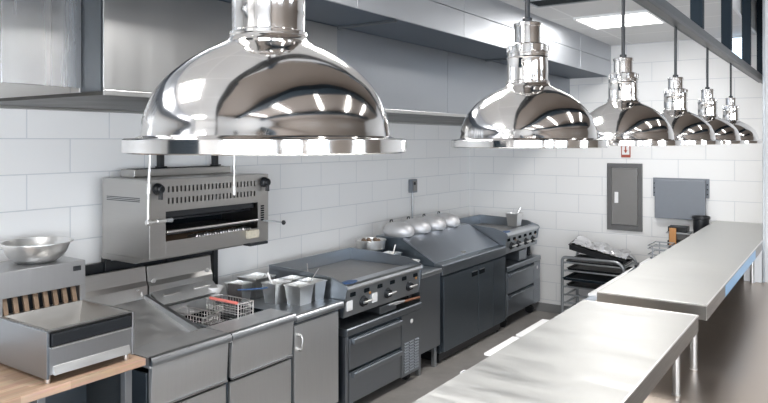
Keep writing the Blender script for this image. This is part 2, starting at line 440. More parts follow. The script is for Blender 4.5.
PR = .202
def pendant(x, label, first=None, y=.7):
    z = 1.983
    if first: return copy_thing(first, (x, y, z), label)
    t = thing('pendant_lamp', label, 'pendant lamp', (x, y, z), 'chrome pendant lamps')
    r = PR
    out = [(.985,0),(1.0,.008),(1.0,.090),(.985,.100),(.915,.104),(.885,.118),(.878,.16),(.868,.235),(.845,.31),(.81,.39),(.765,.465),(.71,.53),(.64,.595),(.56,.655),(.47,.71),(.385,.752),(.32,.785),(.29,.81),(.272,.835)]
    # polished outer skin smoothed by subdivision of the profile
    def dense(p, n=3):
        o = []
        for i in range(len(p)-1):
            p0, p1, p2, p3 = p[max(i-1,0)], p[i], p[i+1], p[min(i+2,len(p)-1)]
            for k in range(n):
                q = k/n
                o.append(tuple(.5*((2*p1[j]) + (-p0[j]+p2[j])*q + (2*p0[j]-5*p1[j]+4*p2[j]-p3[j])*q*q + (-p0[j]+3*p1[j]-3*p2[j]+p3[j])*q**3) for j in (0,1)))
        return o + [p[-1]]
    prof = out[:5] + dense(out[5:], 4)
    inn = [(a*.985-.006 if a > .3 else a-.02, b-.012) for a, b in prof[5:]][::-1] + [(.90,.09),(.97,.088),(.975,.008)]
    MB().lathe([(a*r, b*r) for a, b in prof + inn], (x, y, z), 96, close=True).build('shade', M['chrome'], t, smooth=True)
    n = [(.272,.83),(.282,.84),(.282,.862),(.262,.872),(.266,1.0),(.262,1.15),(.270,1.165),(.262,1.18)]
    n2 = [(.262,1.18),(.262,1.215),(.272,1.222),(.272,1.238),(.250,1.246),(.248,1.33),(.225,1.352),(.172,1.358)]
    n3 = [(.168,1.358),(.168,1.575),(.180,1.583),(.180,1.62),(.165,1.632),(.04,1.64),(0,1.64)]
    MB().lathe([(a*r, b*r) for a, b in n], (x, y, z), 48).build('neck', M['chrome'], t, smooth=True)
    MB().lathe([(a*r, b*r) for a, b in n2], (x, y, z), 48).build('collar', M['chrome'], t, smooth=True)
    c = MB().lathe([(a*r, b*r) for a, b in n3], (x, y, z), 48)
    c.build('cap', M['chrome'], t, smooth=True)
    v = MB()
    for k in range(10):
        a = 2*PI*k/10; ca, sa = math.cos(a), math.sin(a)
        v.cyl((x+ca*r*.244, y+sa*r*.244, z+r*1.255), (x+ca*r*.244, y+sa*r*.244, z+r*1.335), .006, 8)
    v.build('vent_studs', M['chrome'], t, smooth=True)
    MB().cyl((x, y, z+r*1.63), (x, y, 2.574), .0068, 10).build('cord', M['black'], t, smooth=True)
    MB().cyl((x, y, z+r*1.63), (x, y, z+r*1.70), .013, 12).build('cord_grip', M['black'], t, smooth=True)
    MB().lathe([(0,.10),(.10,.105),(.22,.15),(.29,.25),(.30,.36),(.22,.52),(.13,.64),(.10,.80),(0,.80)][::-1] and [(a*r,b*r) for a,b in ((0,.16),(.12,.17),(.22,.21),(.28,.30),(.27,.40),(.18,.54),(.11,.66),(.10,.80),(0,.80))], (x,y,z), 24).build('bulb', M['bulb'], t, smooth=True)
    return t
P0 = pendant(.720, 'largest, nearest chrome dome pendant lamp, over the salamander grill')
for x, lab in ((1.69, 'second nearest chrome pendant lamp, in front of the steel soffit'),
               (2.615, 'third chrome pendant lamp from the front, above the grey breaker panel'),
               (3.555, 'fourth chrome pendant lamp from the front, above the grey folded wall shelf'),
               (4.47, 'fifth chrome pendant lamp, second farthest of the row'),
               (5.46, 'farthest and smallest chrome pendant lamp beside the wall corner')):
    pendant(x, lab, P0)

# ------------------------------------------------------------------ exhaust hoods
t = thing('exhaust_hood', 'long stainless exhaust hood below the soffit over the griddles', 'hood', (4.6, 3.2, 2.2))
fp = MB()
for x0, x1 in ((1.715, 3.3), (3.304, 4.72), (4.724, 6.2), (6.204, WX-.01)): fp.box(x0, x1, 2.63, 2.645, 2.215, 3.05 if False else 2.713, bev=.002)
fp.build('front_panel', M['hood_line'], t)
B(1.70, 1.715, 2.645, 2.80, 2.215, 2.713, bev=.002).build('side_panel', M['beam'], t)
B(1.70, WX-.012, 2.80, 2.81, 2.215, 2.713, bev=.002).build('rear_panel', M['paint'], t)
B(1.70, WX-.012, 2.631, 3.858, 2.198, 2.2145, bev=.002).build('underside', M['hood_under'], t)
B(1.55, WX-.012, 3.86, 3.915, 2.182, 2.212, bev=.004).build('rear_rim', M['clad'], t)
B(1.70, WX-.01, 2.621, 2.6305, 2.197, 2.221, bev=.002).build('front_lip', M['clad'], t)
# bright panel of the first section, wider and polished
B(1.70, 3.3, 2.622, 2.6299, 2.222, 2.711, bev=.002).build('polished_cladding', M['clad'], t)
t = thing('exhaust_duct_casing', 'bright stainless casing at the upper left above the mixing bowl', 'hood', (1.5, 3.0, 2.23))
B(1.352, 1.694, 2.78, 2.79, 2.232, 3.04, bev=.003).build('front_panel', M['hood'], t)
B(.2, 1.345, 2.78, 2.79, 2.232, 3.04, bev=.003).build('front_panel', M['hood'], t)
B(1.684, 1.694, 2.79, 3.915, 2.5, 3.04, bev=.002).build('side_panel', M['hood'], t)
B(.2, .21, 2.79, 3.915, 2.5, 3.04, bev=.002).build('side_panel', M['hood'], t)
B(1.75, 2.25, 3.2, 3.5, 2.98, 3.05, bev=.01).build('added_hood_glow', M['hoodfill'], t)  # glowing block added to brighten the tiles behind the casing
# ------------------------------------------------------------------ salamander grill
SX0, SX1, SF, SB, SZ0, SZ1 = 2.485, 3.47, 3.39, 3.85, 1.30, 1.768
t = thing('salamander_grill', 'stainless salamander grill with two black knobs mounted on the tiled wall', 'grill', (2.97, 3.6, 1.30))
T = .02
B(SX0, SX0+T, SF, SB, SZ0, SZ1).build('side_panel', M['sal'], t)
B(SX1-T, SX1, SF, SB, SZ0, SZ1).build('side_panel', M['sal'], t)
B(SX0+T, SX1-T, SF+.02, SB, SZ1-.02, SZ1).build('top_panel', M['sal'], t)
B(SX0+T, SX1-T, SF+.01, SB, SZ0, SZ0+.02).build('bottom_panel', M['sal'], t)
B(SX0+T, SX1-T, SB-.02, SB, SZ0+.02, SZ1-.02).build('back_panel', M['dark'], t)
# slotted fascia built as strips with openings
fz0, fz1 = 1.575, 1.768
fas = MB()
rows = ((1.620, 1.655), (1.690, 1.725))
fas.box(SX0, SX1, SF-.012, SF, fz0, rows[0][0], bev=.001)
fas.box(SX0, SX1, SF-.012, SF, rows[0][1], rows[1][0], bev=.001)
fas.box(SX0, SX1, SF-.012, SF, rows[1][1], fz1, bev=.001)
n = 24; xs0, xs1 = SX0+.13, SX1-.11; pitch = (xs1-xs0)/n
for (a, b) in rows:
    fas.box(SX0, xs0, SF-.012, SF, a, b, bev=0)
    for k in range(n): fas.box(xs0+k*pitch+.012, xs0+(k+1)*pitch, SF-.012, SF, a, b, bev=0)
    fas.box(xs1, SX1, SF-.012, SF, a, b, bev=0)
fas.build('slotted_fascia', M['sal'], t)
B(xs0-.02, xs1+.02, SF+.002, SF+.01, 1.61, 1.735, bev=0).build('fascia_liner', M['dark'], t)
B(SX0, SX0+.115, SF-.012, SF, SZ0, fz0, bev=.002).build('front_frame', M['sal'], t)
B(SX1-.10, SX1, SF-.012, SF, SZ0, fz0, bev=.002).build('front_frame', M['sal'], t)
B(SX0+.115, SX1-.10, SF-.012, SF, SZ0, SZ0+.095, bev=.002).build('front_frame', M['sal'], t)
mb = MB(); mb.box(SX0+.12, SX1-.10, SF+.03, SB-.03, 1.535, 1.57, bev=0)
for k in range(6): mb.cyl((SX0+.13, SF+.06+k*.06, 1.52), (SX1-.11, SF+.06+k*.06, 1.52), .008, 8)
mb.build('burner', M['black'], t)
mb = MB()
for k in range(9): mb.cyl((SX0+.13, SF+.03+k*.045, 1.43), (SX1-.11, SF+.03+k*.045, 1.43), .0035, 8)
mb.cyl((SX0+.13, SF+.02, 1.43), (SX0+.13, SF+.40, 1.43), .005, 8).cyl((SX1-.11, SF+.02, 1.43), (SX1-.11, SF+.40, 1.43), .005, 8)
mb.build('grid_rack', M['black'], t)
MB().cyl((SX0+.12, SF-.012, 1.452), (SX1-.105, SF-.012, 1.452), .009, 12).build('pull_bar', M['wire'], t, smooth=True)
B(SX0+.13, SX1-.11, SF, SF+.33, SZ0+.075, SZ0+.09, bev=.003).build('drip_tray', M['carbon'], t)
fo = MB()
for k in range(22):
    x = SX0+.36+k*.022; fo.hexa([(x,SF+.0+.01*random.random(),1.386),(x+.02,SF+.01,1.386),(x+.022,SF+.09,1.386),(x,SF+.1,1.386),(x+.004,SF+.01,1.398+.012*random.random()),(x+.018,SF+.015,1.398+.012*random.random()),(x+.02,SF+.08,1.400+.01*random.random()),(x+.003,SF+.09,1.400)])
fo.build('foil_liner', M['foil'], t)
for x, z in ((SX0+.052, 1.715), (SX1-.045, 1.712)):
    k = MB().lathe([(0,0),(.032,0),(.036,.006),(.034,.02),(.026,.028),(.024,.045),(.018,.05),(0,.05)], (x, SF-.012, z), 24, axis='Y')
    o = k.build('control_knob', M['black'], t, smooth=True)
    B(x-.005, x+.005, SF-.062, SF-.03, z-.062, z+.026, bev=.002).build('knob_pointer', M['black'], o)
mb = MB().cyl((SX1-.055, SF-.02, 1.555-.11), (SX1-.055, SF-.05, 1.44), .006, 8).tube([(SX1-.06,SF-.03,1.445),(SX1+.01,SF-.075,1.435),(SX1+.055,SF-.10,1.425)], .005)
mb.build('rack_lever', M['pole'], t, smooth=True)
MB().lathe([(0,-.017),(.010,-.014),(.017,0),(.010,.014),(0,.017)], (SX1+.06,SF-.103,1.424), 16).build('lever_ball', M['black'], t, smooth=True)
mb = MB()
for k in range(7): mb.box(SX1-.075, SX1-.045, SF-.017, SF-.012, 1.445+k*.016, 1.455+k*.016, bev=.001)
mb.build('height_ratchet', M['dark'], t)
B(SX1-.22, SX1-.12, SF-.045, SF-.012, 1.335, 1.39, bev=.006).build('grease_cup', M['cream'], t)
mb = MB().prism_x([(SF-.03, SZ0-.02), (SF+.04, SZ0-.02), (SF+.04, SZ0), (SF-.03, SZ0)], SX1-.19, SX1-.02, bev=.003)
mb.build('front_foot', M['black'], t)
B(SX0+.13, SX1-.05, SB-.14, SB, SZ1, SZ1+.05, bev=.004).build('rear_flue', M['sal'], t)
mb = MB()
for k in range(22): mb.box(SX0+.16+k*.034, SX0+.18+k*.034, SB-.12, SB-.02, SZ1+.048, SZ1+.052, bev=0)
mb.build('flue_slots', M['dark'], t)
for x in (2.93, 3.41): 
    mb = B(x-.018, x+.018, 3.845, 3.882, SZ1-.02, 2.172, bev=.002).box(x-.03, x+.03, 3.83, 3.882, SZ1+.05, SZ1+.06, bev=.002)
    mb.build('hanger_strap', M['black'], t)
MB().hexa([(SX0,SF+.12,SZ0-.035),(SX1-.05,SF+.12,SZ0-.035),(SX1-.05,SB,SZ0-.035),(SX0,SB,SZ0-.035),(SX0,SF+.05,SZ0),(SX1-.05,SF+.05,SZ0),(SX1-.05,SB,SZ0),(SX0,SB,SZ0)]).build('mount_shelf', M['sal'], t)
for k in range(3): B(SX0-.002, SX0+.001, 3.47, 3.80, 1.635+k*.010, 1.640+k*.010, bev=0).build('side_vent_slot', M['beam'], t)
for x in (2.52, 2.99, 3.40): B(x-.02, x+.02, 3.84, 3.885, .9, SZ0-.035, bev=.002).build('support_post', M['black'], t)
B(2.30, 3.42, 3.86, 3.885, 1.16, 1.235, bev=.002).build('support_rail', M['black'], t)
# fire suppression drops
t = thing('suppression_pipe', 'thin pipe drop with elbow hanging left in front of the salamander', 'pipe', (2.38, 3.25, 1.53), 'suppression pipes under the hood')
MB().tube([(2.40,3.25,2.205),(2.395,3.25,1.9),(2.385,3.25,1.75),(2.38,3.25,1.56),(2.383,3.25,1.545),(2.395,3.25,1.54),(2.52,3.25,1.54)], .008, 12).build('pipe', M['pan'], t, smooth=True)
for a, b, q in (((2.384,3.25,1.70),(2.387,3.25,1.76),.012),((2.37,3.25,1.54),(2.40,3.25,1.54),.016),((2.44,3.25,1.54),(2.50,3.25,1.54),.013)): MB().cyl(a, b, q, 12).build('fitting', M['pan'], t, smooth=True)
MB().cyl((2.50,3.25,1.54),(2.545,3.25,1.54),.010,12,r2=.014).build('nozzle', M['pole'], t, smooth=True)
t = thing('suppression_pipe', 'straight pipe drop hanging before the right half of the salamander slots', 'pipe', (3.03, 3.25, 1.65), 'suppression pipes under the hood')
MB().cyl((3.03,3.25,1.70),(3.03,3.25,2.205),.007,12).build('pipe', M['pan'], t, smooth=True)
MB().cyl((3.03,3.25,1.652),(3.03,3.25,1.71),.011,12).build('nozzle', M['pan'], t, smooth=True)

# ------------------------------------------------------------------ butcher block table and fry dump station
t = thing('work_table', 'low butcher block table with steel legs under the fry warmer', 'table', (1.8, 3.35, 0))
B(1.0, 2.16, 2.965, 3.80, .85, .887, bev=.004).build('table_top', M['butcher'], t)
for x, y in ((1.64,3.03),(2.09,3.03),(1.06,3.03),(1.06,3.74),(2.09,3.74)): 
    B(x-.02, x+.02, y-.02, y+.02, 0, .85, bev=.003).build('leg', M['pole'], t)
B(1.04, 2.12, 3.01, 3.76, .30, .33, bev=.003).build('lower_shelf', M['line'], t)
B(1.66, 2.07, 3.35, 3.37, .33, .85, bev=.002).build('rear_panel', M['line_dark'], t)
mb = MB().box(1.15, 1.60, 3.03, 3.5, .33, .72, bev=.01)
tag(mb.build('storage_crate', M['crate']), 'brown textured crate on the lower shelf of the wooden table', 'crate')

t = thing('fry_warmer', 'stainless fry dump station with open pan on the wooden table', 'food warmer', (1.9, 3.4, .887))
x0, x1, yf, yb, yh, z0, z1 = 1.66, 2.118, 3.0, 3.44, 3.76, .912, 1.13
B(x0, x0+.014, yf, yb, z0, z1, bev=.003).build('side_panel', M['line'], t)
B(x1-.014, x1, yf, yb, z0, z1, bev=.003).build('side_panel', M['warmer'], t)
B(x0+.014, x1-.014, yf+.004, yf+.018, z0+.015, z1-.075, bev=.003).build('front_panel', M['warmer'], t)
B(x0+.02, x1-.02, yf-.004, yf+.02, z1-.072, z1-.014, bev=.006).build('black_band', M['black'], t)
B(x0+.02, x1-.02, yf-.006, yf+.004, z1-.082, z1-.074, bev=.002).build('front_bead', M['pan'], t)
MB().prism_x([(yf-.012,z0+.015),(yf+.004,z0+.015),(yf+.004,z0+.055),(yf,z0+.055)], x0+.03, x1-.03, bev=.001).build('pull_lip', M['pan'], t)
MB().pan(x0+.02, x1-.02, yf+.015, yb-.005, z0+.09, z1+.004, tap=.05, rim=.012).build('dump_pan', M['panliner'], t)
for a in (x0+.02, x1-.03):
    for b in (yf+.03, yh-.04): 
        MB().cyl((a, b, .887), (a, b, z0+.01), .012, 10).build('foot', M['wire'], t, smooth=True)
B(x0-.002, x1+.002, yb, yh, z0, 1.13, bev=.003).build('rear_body', M['warmer'], t)
B(x0-.002, x1+.002, yb, yh, 1.217, 1.35, bev=.004).build('heater_housing', M['warmer'], t)
B(x0-.002, x0+.02, yb, yh, 1.13, 1.217, bev=.001).build('cheek', M['warmer'], t)
B(x1-.03, x1+.002, yb, yh, 1.13, 1.217, bev=.001).build('cheek', M['warmer'], t)
B(x0+.02, x1-.03, yb+.05, yh, 1.13, 1.217, bev=0).build('grille_recess', M['black'], t)
mb = MB()
for k in range(8):
    x = x0+.03+k*.052
    mb.hexa([(x,yb+.004,1.13),(x+.024,yb+.004,1.13),(x+.024,yb+.022,1.13),(x,yb+.022,1.13),(x,yb+.03,1.217),(x+.024,yb+.03,1.217),(x+.024,yb+.045,1.217),(x,yb+.045,1.217)], .002)
mb.build('heat_deflector', M['carbon'], t)
B(x1-.07, x1-.03, yb-.012, yb, 1.30, 1.325, bev=.003).build('rocker_switch', M['black'], t)

bw = MB()
br = .185
prof = [(0,.004),(.075,.004),(.10,.010),(.13,.030),(.152,.062),(.164,.095),(.168,.108),(br,.110),(br,.114),(.166,.114),(.160,.096),(.148,.064),(.126,.034),(.098,.015),(.07,.009),(0,.009)]
tag(bw.lathe(prof, (1.935, 3.60, 1.3465), 48).build('mixing_bowl', M['pan'], smooth=True), 'wide stainless mixing bowl on top of the fry warmer', 'bowl')

def nosing(x0, x1, z, t, y=2.965, w=.020, h=.045):
    return MB().prism_x([(y+.03,z-h),(y+.002,z-h),(y,z-h*.62),(y+.003,z-h*.40),(y+w*.45,z-.006),(y+w,z+.0015),(y+w+.015,z+.0015),(y+.03,z-.004)], x0, x1).build('front_nosing', M['ledge'], t, smooth=True)
# ------------------------------------------------------------------ fryer section 1: sloping drain station
def apron(x0, x1, zt, t, yb=3.80, drop=.27, mat='fryer'):
    """body, front ledge, upper apron and lower door of one section"""
    B(x0, x0+.012, 3.02, yb, .12, zt-.09, bev=.002).build('side_panel', M['line_dark'], t)
    B(x1-.012, x1, 3.02, yb, .12, zt-.09, bev=.002).build('side_panel', M['line_dark'], t)
    B(x0+.012, x1-.012, yb-.012, yb, .12, zt-.09, bev=.002).build('back_panel', M['line_dark'], t)
    B(x0+.012, x1-.012, 3.03, yb-.012, .12, .15, bev=.002).build('floor_panel', M['line_dark'], t)
    # panels slope in towards the bottom
    MB().hexa([(x0+.01,2.995,zt-drop),(x1-.014,2.995,zt-drop),(x1-.014,3.012,zt-drop),(x0+.01,3.012,zt-drop),(x0+.01,2.98,zt-.045),(x1-.014,2.98,zt-.045),(x1-.014,3.012,zt-.045),(x0+.01,3.012,zt-.045)], .002).build('upper_apron', M[mat], t)
    B(x0+.01, x1-.014, 2.985, 3.0, zt-drop-.012, zt-drop, bev=.002).build('apron_lip', M['ledge'], t)
    d = B(x0+.012, x1-.016, 3.0, 3.018, .14, zt-drop-.03, bev=.003).build('door', M[mat], t)
    for a in (x0+.04, x1-.04):
        for b in (3.07, yb-.06): MB().cyl((a, b, 0), (a, b, .12), .018, 12).build('leg', M['wire'], t, smooth=True)
    return d

ft = .875
t = thing('dump_station', 'stainless drain station with a sloping shiny tray beside the fry warmer', 'food station', (2.48, 3.4, 0), 'fryer line sections')
fx0, fx1 = 2.2, 2.748
apron(fx0, fx1, ft, t)
MB().prism_x([(2.99,ft-.045),(2.975,ft-.003),(3.21,ft-.004),(3.21,ft-.06),(2.99,ft-.06)], fx0, fx1).build('front_ledge', M['fryer'], t)
nosing(fx0, fx1, ft, t)
MB().hexa([(fx0+.02,3.21,.80),(fx1-.03,3.21,.80),(fx1-.03,3.75,.965),(fx0+.02,3.75,.965),(fx0+.02,3.21,.815),(fx1-.03,3.21,.815),(fx1-.03,3.75,.98),(fx0+.02,3.75,.98)]).build('sloping_tray', M['tray'], t)
for a, b in ((fx0, fx0+.022), (fx1-.03, fx1)):
    MB().hexa([(a,3.20,.78),(b,3.20,.78),(b,3.76,.78),(a,3.76,.78),(a,3.20,.862),(b,3.20,.862),(b,3.76,1.005),(a,3.76,1.005)], .003).build('tray_side', M['ledge'], t)
MB().prism_x([(3.75,.97),(3.80,.97),(3.80,1.185),(3.775,1.185),(3.768,1.09),(3.75,1.06)], fx0, fx1-.004, bev=.002).build('backsplash', M['sal'], t)
MB().cyl((2.70,3.745,1.0),(2.70,3.765,1.045),.008,10).cyl((2.66,3.74,1.045),(2.70,3.765,1.045),.006,10).build('basket_hook', M['wire'], t, smooth=True)

# section 2: deep fryer with vat
t = thing('deep_fryer', 'open deep fryer with dark oil vat and wire baskets', 'fryer', (3.03, 3.4, 0), 'fryer line sections')
gx0, gx1 = 2.754, 3.31
apron(gx0, gx1, ft, t)
MB().prism_x([(2.99,ft-.045),(2.975,ft-.003),(3.20,ft),(3.20,ft-.06),(2.99,ft-.06)], gx0, gx1).build('front_ledge', M['fryer'], t)
nosing(gx0, gx1, ft, t)
MB().pan(gx0+.035, gx1-.05, 3.215, 3.735, .58, ft-.002, tap=.03, rim=.0).build('vat', M['dark'], t)
for a, b in ((gx0, gx0+.034), (gx1-.049, gx1)): B(a, b, 3.20, 3.75, ft-.06, ft, bev=.002).build('side_rim', M['line'], t)
B(gx0+.034, gx1-.049, 3.70, 3.76, ft-.06, ft+.03, bev=.003).build('rear_ledge', M['fryer'], t)
B(gx0+.037, gx1-.053, 3.22, 3.70, .74, .75, bev=0).build('frying_oil', plain('dark_oil', (.02,.018,.014), .5, spec=.2), t)
MB().prism_x([(3.75,.90),(3.80,.90),(3.80,1.18),(3.775,1.18),(3.768,1.08),(3.75,1.05)], gx0+.004, gx1-.02, bev=.002).build('backsplash', M['sal'], t)
MB().prism_x([(3.66,.93),(3.75,1.0),(3.75,1.012),(3.655,.94)], gx0+.02, gx1-.03, bev=.001).build('flue_cover', M['fryer'], t)
for x in (2.83, 3.08): 
    MB().tube([(x,3.70,.985),(x+.14,3.70,.985)], .007).cyl((x+.02,3.70,.985),(x+.02,3.745,.99),.006,8).cyl((x+.12,3.70,.985),(x+.12,3.745,.99),.006,8).build('basket_hanger', M['wire'], t, smooth=True)
for x in (2.80, 3.25): MB().lathe([(0,0),(.016,0),(.016,.006),(0,.01)], (x, 3.766, 1.08), 14, axis='Y').build('bolt', M['wire'], t, smooth=True)

def basket(name, label, x0, x1, y0, y1, z0, z1, tilt=0, grip=None):
    t = thing(name, label, 'fry basket', ((x0+x1)/2, (y0+y1)/2, z0), 'fry baskets in the deep fryer')
    m = MB(); r = .0013
    nx, ny, nz = 6, 11, 5
    for k in range(nx+1):
        x = x0+(x1-x0)*k/nx
        m.tube([(x,y0,z1),(x,y0+.008,z0),(x,y1-.008,z0),(x,y1,z1)], r, 4)
    for k in range(ny+1):
        y = y0+.008+(y1-y0-.016)*k/ny
        m.tube([(x0,y,z1),(x0,y,z0),(x1,y,z0),(x1,y,z1)], r, 4)
    for k in range(1, nz):
        z = z0+(z1-z0)*k/nz
        m.tube([(x0,y0,z),(x1,y0,z),(x1,y1,z),(x0,y1,z),(x0,y0,z)], r, 4)
    m.build('mesh_cage', M['wire'], t)
    f = MB()
    f.tube([(x0,y0,z1),(x1,y0,z1),(x1,y1,z1),(x0,y1,z1),(x0,y0,z1)], .0042, 8)
    for x in (x0, x1): f.tube([(x,y0,z1),(x,y0+.006,z0)], .003, 6)
    f.tube([(x0,y0+.006,z0),(x1,y0+.006,z0)], .003, 6)
    f.build('rim_frame', M['wire'], t, smooth=True)
    if grip:
        f = MB().tube([(x0-.002,y0+.01,z1+.007),(x0-.002,y1-.04,z1+.007)], .010, 10)
        f.build('red_grip_edge', M['redsoft'], t, smooth=True)
    xm = (x0+x1)/2
    MB().tube([(xm-.035,y0,z1),(xm-.015,y0-.05,z1+.035),(xm-.012,y0-.10,z1+.05)] if not grip else [(xm-.03,y0,z1),(xm-.01,y0-.03,z1+.01)], .0035, 8).tube([(xm+.035,y0,z1),(xm+.015,y0-.05,z1+.035),(xm+.012,y0-.10,z1+.05)] if not grip else [(xm+.03,y0,z1),(xm+.01,y0-.03,z1+.01)], .0035, 8).build('handle', M['wire'], t, smooth=True)
    return t
basket('fry_basket', 'wire fry basket with a red edge, raised in the deep fryer', 3.0, 3.13, 3.18, 3.48, .80, .965, grip=True)
basket('fry_basket', 'wire fry basket lowered in the vat, left of the red-edged one', 2.82, 2.955, 3.30, 3.62, .765, .90)

# section 3: cabinet
t = thing('base_cabinet', 'stainless cabinet with one handled door between fryer and griddle', 'cabinet', (3.56, 3.4, 0), 'fryer line sections')
cx0, cx1 = 3.315, 3.815
B(cx0, cx1, 3.02, 3.80, .12, .80, bev=.003).build('carcass', M['line_dark'], t)
MB().prism_x([(2.992,.815),(2.990,.822),(2.985,.848),(2.99,.855),(3.80,.855),(3.80,.80),(3.02,.80)], cx0, cx1, bev=.002).build('worktop', M['line'], t)
nosing(cx0, cx1, .856, t)
d = B(cx0+.008, cx1-.03, 2.995, 3.018, .14, .785, bev=.004).build('door', M['fryer'], t)
MB().tube([(cx0+.045,2.995,.72),(cx0+.045,2.965,.715),(cx0+.045,2.96,.70),(cx0+.045,2.96,.64),(cx0+.045,2.965,.625),(cx0+.045,2.995,.62)], .009, 12).build('handle', M['pan'], d, smooth=True)
for a in (cx0+.04, cx1-.04):
    for b in (3.07, 3.74): MB().cyl((a,b,0),(a,b,.12),.018,12).build('leg', M['wire'], t, smooth=True)
# pans on the cabinet
def spoon(parent, a, b, r=.0035, mat='wire', name='ladle_handle'):
    return MB().tube([a, tuple((V(a)+V(b))/2+V((0,0,.004))), b], r, 8).build(name, M[mat], parent, smooth=True)
def steam_pan(label, x0, x1, y0, y1, z0, z1, fill=.6, mat='pan', group='steam pans on the fryer cabinet', fillmat='line', handle=None, hm='wire'):
    t = thing('steam_pan', label, 'pan', ((x0+x1)/2, (y0+y1)/2, z0), group)
    MB().pan(x0, x1, y0, y1, z0, z1, tap=.014, rim=.006).build('pan_body', M[mat], t)
    if handle: 
        s = thing('ladle', handle[2], 'ladle', handle[0]); 
        spoon(s, handle[0], handle[1], handle[3] if len(handle) > 3 else .0035, hm, 'handle')
        MB().lathe([(0,-.018),(.014,-.014),(.022,-.004),(.024,.004),(.021,.003),(.012,-.010),(0,-.014)], handle[0], 16).build('ladle_bowl', M['wire'], s, smooth=True)
    return t
Z0 = .8555
steam_pan('front left steam pan, narrow, with a pale ladle standing in it', 3.445, 3.60, 3.285, 3.415, Z0, 1.0, handle=((3.52,3.35,.90),(3.47,3.385,1.07),'pale ladle with a white upright handle in the narrow steam pan', .007), hm='white')
steam_pan('deep rectangular steam pan nearest the worktop front edge', 3.510, 3.655, 3.115, 3.26, Z0, .992, handle=((3.59,3.18,.90),(3.87,3.25,1.05),'thin ladle leaning right out of the frontmost steam pan'))
steam_pan('rightmost steam pan, against the griddle side', 3.678, 3.80, 3.12, 3.29, Z0, .992, handle=((3.73,3.22,.90),(3.935,3.42,1.06),'thin ladle leaning over the griddle from the rightmost steam pan'))
steam_pan('shallow steam pan behind the two front pans', 3.625, 3.80, 3.32, 3.45, Z0, .99)
steam_pan('steam pan behind the dark slotted turner', 3.335, 3.465, 3.53, 3.67, Z0, .985)
steam_pan('rear steam pan near the tiled wall by the griddle corner', 3.50, 3.70, 3.53, 3.72, Z0, .998, handle=((3.60,3.62,.90),(3.62,3.56,1.01),'short ladle lying in the rear steam pan'))
tag(MB().lathe([(0,.003),(.03,.003),(.045,.02),(.058,.05),(.062,.065),(.058,.065),(.05,.04),(.03,.012),(0,.010)], (3.262,3.70,.9055), 28).build('small_bowl', M['white'], smooth=True), 'small white bowl behind the fryer on its rear rim', 'bowl')
t = thing('slotted_turner', 'dark square turner with a blue handle resting by the steam pans', 'utensil', (3.30, 3.47, .9), None)
MB().hexa([(3.235,3.535,.885),(3.29,3.455,.885),(3.297,3.46,.885),(3.242,3.54,.885),(3.235,3.535,1.015),(3.29,3.455,1.005),(3.297,3.46,1.005),(3.242,3.54,1.015)], .002).build('blade', M['turner'], t)
MB().tube([(3.27,3.475,.972),(3.32,3.43,.971),(3.40,3.37,.972),(3.43,3.345,.975)], .005, 10).build('blue_handle', M['blue'], t, smooth=True)
B(3.245, 3.275, 3.485, 3.515, .876, .886, bev=.002).build('scraper_edge', M['wire'], t)

